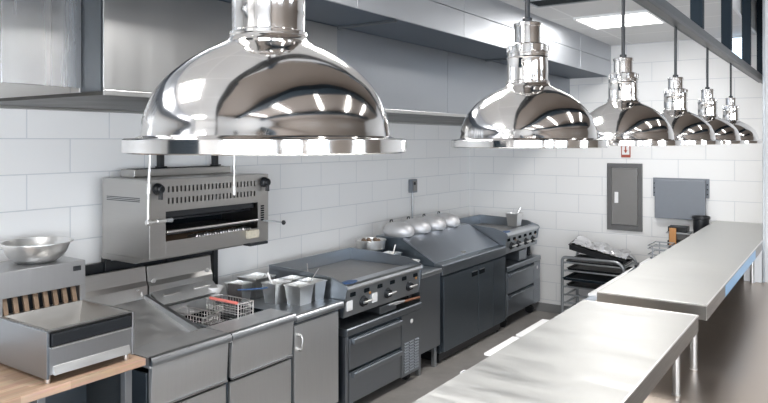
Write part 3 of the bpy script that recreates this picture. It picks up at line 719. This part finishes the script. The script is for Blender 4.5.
# ------------------------------------------------------------------ griddles on refrigerated bases
def griddle(X0, X1, zb, zt, label, base_label, knobs, base_top, tags, group, gy=2.97):
    """zb..zt: control panel heights; griddle stands on a refrigerated base"""
    t = thing('griddle', label, 'griddle', ((X0+X1)/2, 3.35, base_top), group)
    YB = 3.72
    rim = zt+.04
    B(X0+.006, X1-.006, gy+.06, YB-.004, zb+.03, zt-.005, bev=.003).build('body', M['line'], t)
    B(X0+.02, X1-.02, gy+.10, YB-.015, zt-.004, zt+.012, bev=.003).build('cooking_plate', M['plate'], t)
    MB().hexa([(X0+.004,gy+.02,zb),(X1-.004,gy+.02,zb),(X1-.004,gy+.06,zb),(X0+.004,gy+.06,zb),(X0+.004,gy,zt),(X1-.004,gy,zt),(X1-.004,gy+.06,zt),(X0+.004,gy+.06,zt)], .002).build('control_panel', M['panel'], t)
    MB().prism_x([(gy-.012,zt),(gy-.018,zt+.012),(gy-.010,zt+.03),(gy+.015,rim),(gy+.10,rim),(gy+.13,zt+.01),(gy+.13,zt)], X0+.006, X1-.006, bev=.002).build('front_trough', M['ledge'], t)
    sp = rim+.075
    for a, b in ((X0, X0+.012), (X1-.012, X1)):
        m = MB().prism_x([(gy+.018,zb),(YB,zb),(YB,zt-.002),(gy-.012,zt-.002)], a, b)
        m.prism_x([(gy-.014,zt-.002),(YB,zt-.002),(YB,sp),(gy+.42,sp-.010),(gy+.13,sp-.028),(gy-.008,rim+.002),(gy-.022,zt+.016)], a, b)
        m.build('side_splash', M['line'], t)
    B(X0+.012, X1-.012, YB-.012, YB, zt-.01, sp, bev=.002).build('back_splash', M['line'], t)
    n = 6; W = X1-X0
    for k in range(n):
        x = X0+W*(.09+.165*k)
        MB().box(x-.03, x+.03, gy-.004, gy+.01, zt-.052, zt-.022, bev=.007).build('vent_slot', M['dark'], t)
    for kx in knobs:
        x = X0+W*kx; z = zb+(zt-zb)*.42; yy = gy+.0115
        kn = MB().lathe([(0,0),(.042,0),(.042,.010),(.032,.016),(.027,.036),(0,.038)], (x, yy+.004, z), 24, axis='Y').build('control_knob', M['black'], t, smooth=True)
        MB().tube([(x-.034,yy-.035,z-.002),(x,yy-.044,z+.001),(x+.062,yy-.042,z+.004)], .009, 10).build('lever_handle', M['wire'], kn, smooth=True)
    for tx in tags:
        x = X0+W*tx
        B(x-.032, x+.032, gy+.003, gy+.012, zb+.045, zb+.115, bev=.002).build('paper_label', M['white'], t)
    for k in (.30, .93):
        x = X0+W*k
        MB().lathe([(0,0),(.011,0),(.011,.008),(0,.012)], (x, gy+.012, zb+.13), 12, axis='Y').build('pilot_light', M['orange'], t, smooth=True)
    MB().lathe([(0,0),(.075,0),(.078,.003),(.074,.006),(0,.007)], (0,0,0), 28).xform(Matrix.Translation((X0+.12, gy+.055, rim-.001)) @ Matrix.Diagonal((1.1,.55,1,1))).build('blue_badge', M['blue'], t, smooth=True)
    # drip drawer and legs to the base
    B(X0+W*.44, X0+W*.66, gy+.015, gy+.30, base_top+.012, zb-.012, bev=.004).build('grease_drawer', M['line'], t)
    for a in (X0+.03, X1-.03):
        for b in (gy+.10, YB-.05): MB().cyl((a,b,base_top),(a,b,zb+.03),.02,12).build('foot', M['black'], t, smooth=True)
    return t

def chef_base(X0, X1, zt, z0, label, split, group, gy=2.97, casters=True):
    t = thing('refrigerated_base', label, 'refrigerator', ((X0+X1)/2, 3.35, 0), group)
    B(X0, X1, gy+.03, 3.72, z0, zt-.055, bev=.003).build('carcass', M['line_dark'], t)
    MB().prism_x([(gy-.005,zt-.055),(gy-.012,zt-.045),(gy-.012,zt-.008),(gy-.004,zt),(3.72,zt),(3.72,zt-.055)], X0, X1, bev=.002).build('top_slab', M['line'], t)
    W = split-X0
    h = (zt-.075-z0-.02)/2
    for k in range(2):
        a = z0+.012+k*(h+.012)
        d = B(X0+.04, split-.012, gy-.002, gy+.03, a, a+h-.006, bev=.004).build('drawer', M['line'], t)
        MB().prism_x([(gy-.002,a+h-.05),(gy-.03,a+h-.045),(gy-.034,a+h-.015),(gy-.028,a+h-.008),(gy-.002,a+h-.012)], X0+.06, split-.03, bev=.002).build('drawer_pull', M['line'], d)
    B(X0, X0+.035, gy+.005, gy+.03, z0, zt-.06, bev=.002).build('end_stile', M['line'], t)
    g = B(split, X1, gy-.002, gy+.03, z0, zt-.06, bev=.003).build('compressor_panel', M['line'], t)
    m = MB(); nc = 3; cw = (X1-split-.06)/nc
    for c in range(nc):
        for r in range(11):
            xx = split+.03+c*cw; zz = z0+.03+r*.023
            m.hexa([(xx+.006,gy-.010,zz),(xx+cw-.008,gy-.010,zz),(xx+cw-.008,gy-.001,zz),(xx+.006,gy-.001,zz),(xx+.006,gy-.002,zz+.010),(xx+cw-.008,gy-.002,zz+.010),(xx+cw-.008,gy-.001,zz+.012),(xx+.006,gy-.001,zz+.012)])
    m.build('louvres', M['line'] if casters else M['ledge'], g)
    if casters:
        MB().lathe([(0,0),(.018,0),(.020,.004),(0,.008)], ((split+X1)/2, gy-.002, zt-.13), 20, axis='Y').build('thermometer', M['white'], g, smooth=True)
    for a in (X0+.10, X1-.10):
        for b in (gy+.09, 3.62):
            if z0 < .09:
                o = MB().cyl((a-.014,b,.040),(a+.014,b,.040),.040,20).build('caster', M['blackrub'], t, smooth=True)
            else:
                o = MB().cyl((a-.014,b,.05),(a+.014,b,.05),.05,20).box(a-.02,a+.02,b-.012,b+.012,.08,z0).build('caster', M['blackrub'], t, smooth=True)
    return t
GR = 'gas griddles on refrigerated bases'; RB = 'refrigerated bases under the griddles'
chef_base(3.84, 4.865, .645, .085, 'low refrigerated drawer base on casters under the nearer griddle', 4.57, RB)
griddle(3.83, 4.875, .725, .92, 'nearer gas griddle with two white labels on its control panel', '', (.22, .53, .83), .645, (.06, .36), GR)
chef_base(6.60, WX-.06, .667, .13, 'refrigerated drawer base in the far corner under the farther griddle', 7.36, RB)
griddle(6.585, WX-.12, .80, .985, 'farther gas griddle in the corner with a small pan standing on it', '', (.18, .38, .62, .84), .667, (), GR)
steam_pan('small steam pan standing on the farther griddle', 7.19, 7.34, 3.10, 3.24, 1.026, 1.17, group=None, handle=((7.28,3.18,1.06),(7.33,3.12,1.23),'ladle standing in the pan on the farther griddle', .008))
t = thing('tongs', 'steel tongs with a brown grip lying under the nearer griddle panel', 'tongs', (4.55, 2.99, .68))
MB().tube([(4.42,2.985,.708),(4.52,2.982,.706),(4.62,2.975,.700)], .009, 8).tube([(4.42,2.995,.692),(4.52,2.99,.690),(4.62,2.985,.692)], .007, 8).build('arms', M['pan'], t, smooth=True)
MB().tube([(4.62,2.975,.696),(4.74,2.972,.692),(4.85,2.972,.686)], .010, 10).build('grip', M['brownwood'], t, smooth=True)

# ------------------------------------------------------------------ narrow cabinet + prep refrigerator
t = thing('filler_cabinet', 'narrow steel cabinet on legs between griddle and prep refrigerator', 'cabinet', (5.05, 3.4, 0))
B(4.885, 5.225, 2.985, 3.75, .19, .83, bev=.003).build('carcass', M['line'], t)
MB().prism_x([(2.97,.835),(2.965,.845),(2.965,.868),(2.972,.874),(3.75,.874),(3.75,.83),(2.98,.83)], 4.885, 5.225, bev=.002).build('worktop', M['ledge'], t)
for a in (4.92, 5.19):
    for b in (3.03, 3.70): B(a-.018, a+.018, b-.018, b+.018, 0, .19, bev=.002).build('leg', M['pole'], t)
# round pan etc behind
tag(MB().pan(5.00, 5.17, 3.56, 3.72, .8745, 1.0, tap=.01).build('square_insert_pan', M['line']), 'square steel insert holding up the round pan behind the nearer griddle', 'pan')
rp = thing('round_pan', 'round stainless pan behind the nearer griddle back corner', 'pan', (5.08,3.64,1.0))
MB().lathe([(0,.001),(.115,.001),(.130,.010),(.138,.08),(.145,.084),(.145,.090),(.136,.090),(.130,.02),(.115,.008),(0,.008)], (5.08,3.64,1.0), 40).build('pan_body', M['pan'], rp, smooth=True)
m = MB()
for k in range(7):
    a = k*.9; m.lathe([(0,-.02),(.018,-.012),(.024,0),(.016,.014),(0,.02)], (5.08+.07*math.cos(a), 3.64+.07*math.sin(a), 1.078), 10)
m.build('pan_contents', M['carbon'], rp, smooth=True)
steam_pan('square pan with a steel ladle beside the prep refrigerator end', 5.02, 5.17, 3.36, 3.50, .8745, .985, group=None, handle=((5.12,3.43,.92),(5.16,3.42,1.05),'steel ladle in the square pan beside the prep refrigerator', .006))
tag(MB().lathe([(0,0),(.05,0),(.062,.05),(.070,.058),(.066,.060),(.056,.052),(.046,.035),(0,.035)], (5.12,3.21,.8745), 28).build('ingredient_crock', M['white'], smooth=True), 'small round white dish at the front of the narrow cabinet', 'dish')

t = thing('prep_refrigerator', 'dark stainless prep refrigerator with a sloping lid and two doors', 'refrigerator', (5.9, 3.35, 0))
px0, px1 = 5.245, 6.575
MB().prism_x([(3.0,.10),(3.70,.10),(3.70,1.095),(3.42,1.095),(3.40,1.085),(3.06,.90),(3.0,.89)], px0, px1, bev=.003).build('cabinet_body', M['line_dark'], t)
MB().prism_x([(2.972,.80),(2.965,.81),(2.965,.885),(2.975,.895),(3.06,.902),(3.06,.88),(3.0,.80)], px0-.004, px1+.004, bev=.002).build('front_rail', M['line'], t)
MB().hexa([(px0+.006,3.05,.893),(px1-.006,3.05,.893),(px1-.006,3.40,1.083),(px0+.006,3.40,1.083),(px0+.006,3.045,.908),(px1-.006,3.045,.908),(px1-.006,3.397,1.100),(px0+.006,3.397,1.100)], .002).build('sloping_lid', M['lid'], t)
MB().box(px0+.55, px0+.61, 3.06, 3.085, .912, .935, bev=.004).build('lid_handle', M['wire'], t)
B(px0+.01, px1-.01, 3.40, 3.70, 1.095, 1.103, bev=.002).build('rear_shelf', M['line'], t)
for a, b, hx in ((px0+.012, 5.935, 5.86), (5.945, 6.27, 6.02)):
    d = B(a, b, 2.965, 3.0, .115, .785, bev=.004).build('door', M['line_dark'], t)
    MB().box(hx-.065, hx+.055, 2.962, 2.968, .70, .745, bev=.002).build('recessed_handle', M['dark'], d)
    B(hx-.06, hx+.05, 2.960, 2.964, .742, .750, bev=.001).build('handle_lip', M['ledge'], d)
B(6.28, px1-.006, 2.967, 3.0, .115, .785, bev=.003).build('compressor_panel', M['line_dark'], t)
B(px0+.02, px1-.02, 3.02, 3.68, .02, .10, bev=.002).build('plinth', M['black'], t)
for a in (px0+.05, px1-.05):
    for b in (3.05, 3.65): MB().cyl((a,b,0),(a,b,.10),.02,10).build('foot', M['blackrub'], t, smooth=True)
dome_labels = ('nearest of four rounded aluminium lids on the prep refrigerator', 'second nearest rounded aluminium lid on the prep refrigerator',
               'third nearest rounded aluminium lid on the prep refrigerator', 'farthest rounded aluminium lid, beside the corner griddle')
# long rounded lid shells
def lid_shell():
    m = MB()
    m.lathe([(.0,.132),(.03,.131),(.06,.124),(.088,.110),(.108,.085),(.119,.055),(.120,.032),(.114,.012),(.104,.001),(.102,0),(.108,.014),(.110,.04),(.100,.075),(.08,.102),(.055,.118),(0,.126)], (0,0,0), 40)
    return m
d0 = None
for i, x in enumerate((5.36, 5.665, 5.965, 6.27)):
    if d0 is None:
        d0 = thing('dome_lid', dome_labels[0], 'lid', (x, 3.515, 1.103), 'rounded aluminium lids in a row')
        m = lid_shell().xform(Matrix.Translation((x, 3.515, 1.103)) @ Matrix.Diagonal((.95, 1.35, 1, 1)))
        m.build('lid_shell', M['alu'], d0, smooth=True)
        MB().tube([(x-.02,3.60,1.225),(x-.015,3.60,1.245),(x+.015,3.60,1.245),(x+.02,3.60,1.225)], .006, 8).build('grab_handle', M['black'], d0, smooth=True)
    else: copy_thing(d0, (x, 3.515, 1.103), dome_labels[i])
# outlet with conduit
t = thing('wall_outlet', 'grey outlet box with a conduit running down the tiled wall', 'outlet', (6.22, 3.9, 1.44))
B(6.165, 6.275, 3.87, 3.919, 1.44, 1.585, bev=.006).build('outlet_box', M['grey'], t)
B(6.18, 6.26, 3.862, 3.87, 1.46, 1.57, bev=.004).build('cover', M['ebox'], t)
MB().cyl((6.22,3.90,1.10),(6.22,3.90,1.44),.010,12).build('conduit', M['pole'], t, smooth=True)
MB().cyl((6.205,3.855,1.54),(6.205,3.865,1.54),.018,12).build('socket', M['black'], t, smooth=True)

# ------------------------------------------------------------------ back wall items
t = thing('breaker_panel', 'tall brown-grey electrical breaker panel on the back wall', 'electrical panel', (7.58, 2.015, 1.02))
a0, a1, z0, z1 = 1.828, 2.203, 1.02, 1.755
m = MB()
m.box(7.572, 7.599, a0, a0+.045, z0, z1).box(7.572, 7.599, a1-.045, a1, z0, z1).box(7.572, 7.599, a0+.045, a1-.045, z1-.05, z1).box(7.572, 7.599, a0+.045, a1-.045, z0, z0+.06)
m.build('frame', M['ebox_rim'], t)
d = B(7.566, 7.59, a0+.05, a1-.05, z0+.065, z1-.055, bev=.004).build('door', M['ebox'], t)
B(7.560, 7.566, a1-.125, a1-.085, 1.32, 1.44, bev=.002).build('white_latch', M['white'], d)
t = thing('folded_wall_shelf', 'grey folded steel shelf mounted on the back wall', 'shelf', (7.55, 1.445, 1.17))
m = MB().box(7.585, 7.599, 1.17, 1.72, 1.41, 1.61, bev=.003); m.build('mounting_plate', M['grey'], t)
B(7.52, 7.584, 1.20, 1.69, 1.185, 1.592, bev=.008).build('shelf_panel', M['grey'], t)
for y in (1.187, 1.705):
    for z in (1.45, 1.50, 1.55): MB().lathe([(0,0),(.007,0),(.007,.003),(0,.004)], (7.585, y, z), 10, M3=Matrix.Rotation(-PI/2,4,'Y')).build('screw', M['dark'], t, smooth=True)
t = thing('extinguisher_sign', 'small red and white arrow sign on the back wall', 'sign', (7.595, 2.0, 1.83))
B(7.590, 7.599, 1.955, 2.055, 1.82, 2.0, bev=.002).build('sign_plate', M['red'], t)
m = MB().box(7.586, 7.590, 1.966, 2.044, 1.850, 1.992, bev=0)
m.build('white_field', M['paint'], t)
m = MB().box(7.584, 7.586, 1.998, 2.012, 1.90, 1.97, bev=0)
m.hexa([(7.584,2.004,1.868),(7.584,2.006,1.868),(7.586,2.006,1.868),(7.586,2.004,1.868),(7.584,1.985,1.90),(7.584,2.025,1.90),(7.586,2.025,1.90),(7.586,1.985,1.90)])
m.build('arrow', M['red'], t)

# ------------------------------------------------------------------ sheet pan rack
t = thing('sheet_pan_rack', 'low tubular sheet pan rack with rounded top corners by the back wall', 'rack', (7.2, 2.17, 0))
def hoop(x, y0, y1, z, r=.10):
    p = [(x, y1, .03), (x, y1, z-r*.4)]
    for k in range(1, 7): 
        a = k/6*PI/2; p.append((x, y1-r*.4*(1-math.cos(a)), z-r*.4*(1-math.sin(a))))
    for k in range(7):
        a = k/6*PI/2; p.append((x, y0+r-r*math.sin(a), z-r*(1-math.cos(a))))
    p.append((x, y0, .03))
    return p
for x in (6.98, 7.46): MB().tube(hoop(x, 1.86, 2.50, .77), .016, 12).build('hoop_frame', M['pole'], t, smooth=True)
for k in range(7):
    z = .70-.085*k
    for y in (1.88, 2.48): MB().hexa([(6.99,y-.012,z),(7.45,y-.012,z),(7.45,y+.012,z),(6.99,y+.012,z),(6.99,y-.012,z+.01),(7.45,y-.012,z+.01),(7.45,y+.012,z+.01),(6.99,y+.012,z+.01)], .002).build('slide_rail', M['pole'], t)
for k in range(6): 
    z = .70-.085*k
    MB().cyl((6.985,1.88,z+.015),(6.985,2.48,z+.015),.009,10).build('cross_bar', M['pole'], t, smooth=True)
for x in (6.98, 7.46):
    for y in (1.86, 2.50): MB().cyl((x,y-.012,.028),(x,y+.012,.028),.028,14).build('caster', M['blackrub'], t, smooth=True)
labs = ['dark sheet pan on the top slide of the rack', 'dark sheet pan on the second slide of the rack', 'blue-black sheet pan pulled forward on the third slide of the rack', 'dark sheet pan low in the rack, on the fourth slide']
for k in range(4):
    z = .71-.085*k; dx = (.0, .03, -.10, .02)[k]; dy = (0, .0, .0, .0)[k]
    tag(MB().pan(7.01+dx, 7.45+dx*.3, 1.895, 2.465, z+.001, z+.026, tap=.006, rim=.006).build('sheet_pan', M['navy'] if k == 2 else M['black']), labs[k], 'sheet pan', 'sheet pans in the rack')
# tilted dark tray with foil on top
Tt = Matrix.Translation((7.17, 2.17, .845)) @ Matrix.Rotation(math.radians(14), 4, 'X') @ Matrix.Rotation(math.radians(8), 4, 'Z')
tag(MB().pan(-.19, .19, -.28, .28, -.045, .01, tap=.01, rim=.008).xform(Tt).build('roasting_tray', M['black']), 'dark roasting tray tilted on top of the rack', 'tray')
m = MB(); nx, ny = 22, 34; g = []
for i in range(nx+1):
    for j in range(ny+1):
        x = -.20+.40*i/nx; y = -.30+.56*j/ny
        z = .030 + .012*random.random() + .018*math.sin(j*.45+i*.3)*math.sin(i*.35)
        g.append(m.bm.verts.new(Tt @ V((x+.006*random.random(), y+.006*random.random(), z))))
for i in range(nx):
    for j in range(ny):
        a = i*(ny+1)+j; m.bm.faces.new([g[a], g[a+1], g[a+ny+2], g[a+ny+1]])
o = m.build('foil_sheet', M['foil']); tag(o, 'crumpled aluminium foil covering the tilted roasting tray', 'foil')
sm = o.modifiers.new('thick', 'SOLIDIFY'); sm.thickness = .0015

# ------------------------------------------------------------------ counter with pass shelves
t = thing('prep_counter', 'long stainless counter under the pass shelves, brown reflection put in its colour', 'counter', (3.5, .8, 0))
B(-1.0, 3.19, -.25, 1.50, .81, .85, bev=.002).build('worktop', M['counter'], t)
B(3.193, 6.29, -.25, 1.50, .81, .85, bev=.002).build('worktop', M['counter'], t)
B(6.293, WX-.03, .60, 1.50, .81, .85, bev=.002).build('worktop', M['counter'], t)
B(-1.0, WX-.03, 1.50, 1.575, .80, .852, bev=.004).build('front_edge', M['counter_edge'], t)
B(-1.0, 6.2, -.10, 1.40, .20, .23, bev=.002).build('undershelf', M['line'], t)
for x in (-.9, 1.4, 3.7, 6.0):
    for y in (-.15, 1.44): MB().cyl((x,y,0),(x,y,.81),.022,14).build('leg', M['pole'], t, smooth=True)
B(6.24, 6.26, .575, .705, .851, 1.113, bev=.002).build('support_panel', M['white'], t)

def pass_shelf(label, x0, x1, posts, blue_band=None):
    t = thing('pass_shelf', label, 'shelf', ((x0+x1)/2, .84, .85), 'stainless pass shelves over the counter')
    y0, y1, zt, zb = .572, 1.113, 1.19, 1.114
    # top sheet with turned-down edges
    B(x0, x1, y0, y1, zt-.006, zt, bev=.002).build('shelf_top', M['shelf'], t)
    for a in (x0, x1-.012): B(a, a+.012, y0, y1, zb, zt-.006, bev=.002).build('end_flange', M['shelf_edge'], t)
    MB().box(x0+.012, x1-.012, y0, y0+.012, zb, zt-.006, bev=.002).build('side_flange', M['shelf_edge'], t)
    MB().box(x0+.012, x1-.012, y1-.012, y1, zb, zt-.006, bev=.002).build('side_flange', M['shelf_edge'], t)
    bd = MB().box(x0, x1, y0-.001, y0+.006, zt-.004, zt+.002, bev=.001).box(x0, x0+.006, y0, y1, zt-.004, zt+.002, bev=.001).box(x1-.006, x1, y0, y1, zt-.004, zt+.002, bev=.001)
    bd.build('edge_bead', M['wire'], t)
    B(x0+.012, x1-.012, y0+.012, y1-.012, zb+.02, zb+.03, bev=0).build('bottom_sheet', M['shelf_edge'], t)
    for x, y in posts:
        p = MB().cyl((x,y,.8502),(x,y,zb+.03),.0165,24).build('post', M['clad'], t, smooth=True)
        MB().cyl((x,y,.8502),(x,y,.856),.020,24).build('post_collar', M['wire'], p, smooth=True)
    if blue_band: B(blue_band[0], blue_band[1], y0-.0015, y0, zb+.004, zt-.008, bev=0).build('blue_edge_band', M['blue_band'], t)  # thin blue band along the side flange
    return t
pass_shelf('nearer flat stainless pass shelf with a post visible at its end', -.6, 3.41, ((3.265,.64),(1.4,.64),(-.3,.64),(3.265,1.05),(1.4,1.05),(-.3,1.05)))
pass_shelf('farther stainless pass shelf reaching to the back wall, with a blue band on its edge', 3.64, WX-.01, ((3.685,.64),(6.2,.64),(3.685,1.05),(5.6,1.05),(7.5,1.05)), blue_band=(4.25, 5.75))
tag(B(3.28, 3.655, 1.16, 1.605, .8525, .866, bev=.003).build('cutting_board', M['board']), 'nearest white cutting board sticking out beside the nearer shelf', 'cutting board', 'white cutting boards on the counter')
tag(B(3.70, 4.12, 1.16, 1.605, .8525, .866, bev=.003).build('cutting_board', M['board']), 'second white cutting board, just past the nearest one', 'cutting board', 'white cutting boards on the counter')
tag(B(4.98, 6.82, 1.14, 1.59, .8525, .868, bev=.003).build('cutting_board', M['board']), 'long white cutting board beside the farther shelf, below the foil tray', 'cutting board', 'white cutting boards on the counter')
t = thing('chef_knife', 'dark-handled knife on the long white cutting board', 'knife', (5.9, 1.53, .868))
MB().tube([(6.25,1.565,.880),(6.38,1.575,.882)], .012, 10).build('handle', M['black'], t, smooth=True)
MB().hexa([(5.75,1.51,.8685),(6.25,1.545,.8685),(6.25,1.58,.8685),(5.95,1.56,.8685),(5.75,1.512,.871),(6.25,1.55,.871),(6.25,1.578,.871),(5.95,1.555,.871)]).build('blade', M['line_dark'], t)
tag(MB().tube([(6.60,1.50,.878),(6.75,1.53,.878),(6.80,1.56,.878)], .009, 8).build('pen', M['black'], smooth=True), 'short black marker beyond the knife on the long board', 'marker')
tag(MB().tube([(2.90,1.535,.856),(2.93,1.56,.868),(2.98,1.57,.862),(3.0,1.56,.856)], .004, 8).build('plastic_hook', M['white'], smooth=True), 'tiny white plastic hook on the near counter edge', 'hook')
# things at the far end of the counter
t = thing('wire_stand', 'small wire stand on the counter near the back wall', 'stand', (7.1, 1.5, .852))
m = MB()
for z in (.90, .955, .985): m.tube([(6.86,1.42,z),(6.86,1.60,z),(7.16,1.60,z),(7.16,1.42,z),(6.86,1.42,z)], .006, 8)
for x in (6.86, 7.16):
    for y in (1.42, 1.56): m.cyl((x,y,.852),(x,y,.99),.006,8)
m.build('wire_frame', M['pole'], t, smooth=True)
t = thing('condiment_holder', 'black stacked holder with an orange box near the back wall', 'holder', (7.3, 1.40, .852))
B(7.22, 7.40, 1.30, 1.50, .852, 1.0, bev=.006).build('lower_box', M['black'], t)
B(7.23, 7.39, 1.32, 1.49, 1.005, 1.07, bev=.008).build('middle_box', M['ebox_rim'], t)
B(7.20, 7.41, 1.29, 1.51, 1.072, 1.085, bev=.004).build('shelf_plate', M['pole'], t)
B(7.24, 7.38, 1.32, 1.50, 1.085, 1.14, bev=.008).build('upper_box', M['black'], t)
B(7.185, 7.2, 1.41, 1.475, .96, 1.13, bev=.002).build('orange_box', M['orange'], t)
tag(MB().lathe([(0,0),(.065,0),(.075,.37),(.084,.375),(.084,.40),(.075,.40),(.070,.38),(.06,.01),(0,.01)], (7.33,1.205,.8505), 32).build('black_bucket', M['black'], smooth=True), 'black bucket half hidden behind the end of the farther shelf', 'bucket')

# ------------------------------------------------------------------ light, world, camera
w = bpy.data.worlds.new('world'); scn.world = w; w.use_nodes = True
w.node_tree.nodes['Background'].inputs[0].default_value = (.75, .85, 1, 1)
w.node_tree.nodes['Background'].inputs[1].default_value = .6
def area(name, loc, rot, sx, sy, e, col=(1,1,1)):
    l = bpy.data.lights.new(name, 'AREA'); l.shape = 'RECTANGLE'; l.size = sx; l.size_y = sy; l.energy = e; l.color = col
    o = bpy.data.objects.new(name, l); COL.objects.link(o); o.location = loc; o.rotation_euler = rot
    return o
for i, (x, y) in enumerate(((2.34,1.635),(-.1,1.635),(6.005,1.635),(-2.0,1.635))):
    area('ceiling_lamp_light', (x, y, CZ-.03), (0,0,0), .55, .55, 36 if i != 2 else 20, (1,.98,.96))
for x in (-1.95, -.05, 3.15): area('window_daylight', (x, RY+.08, 1.75), (PI/2,0,0), 1.25, 1.45, 50, (.93,.96,1))
area('window_daylight', (RX+.08, -1.7, 1.8), (PI/2,0,-PI/2), 3.1, 1.6, 170, (.97,.98,1))  # fill light of the added rear glazing, aimed into the room
cam = bpy.data.cameras.new('camera'); co = bpy.data.objects.new('camera', cam); COL.objects.link(co)
co.location = (0, 0, 2.0)
co.rotation_euler = (PI/2, 0, math.radians(34.5) - PI/2)
cam.sensor_width = 36; cam.lens = 675/768*36; cam.shift_y = -60.5/768; cam.clip_start = .02
scn.camera = co
vs = scn.view_settings
vs.view_transform = 'Standard'; vs.look = 'None'; vs.exposure = .38; vs.gamma = 1; vs.use_curve_mapping = False
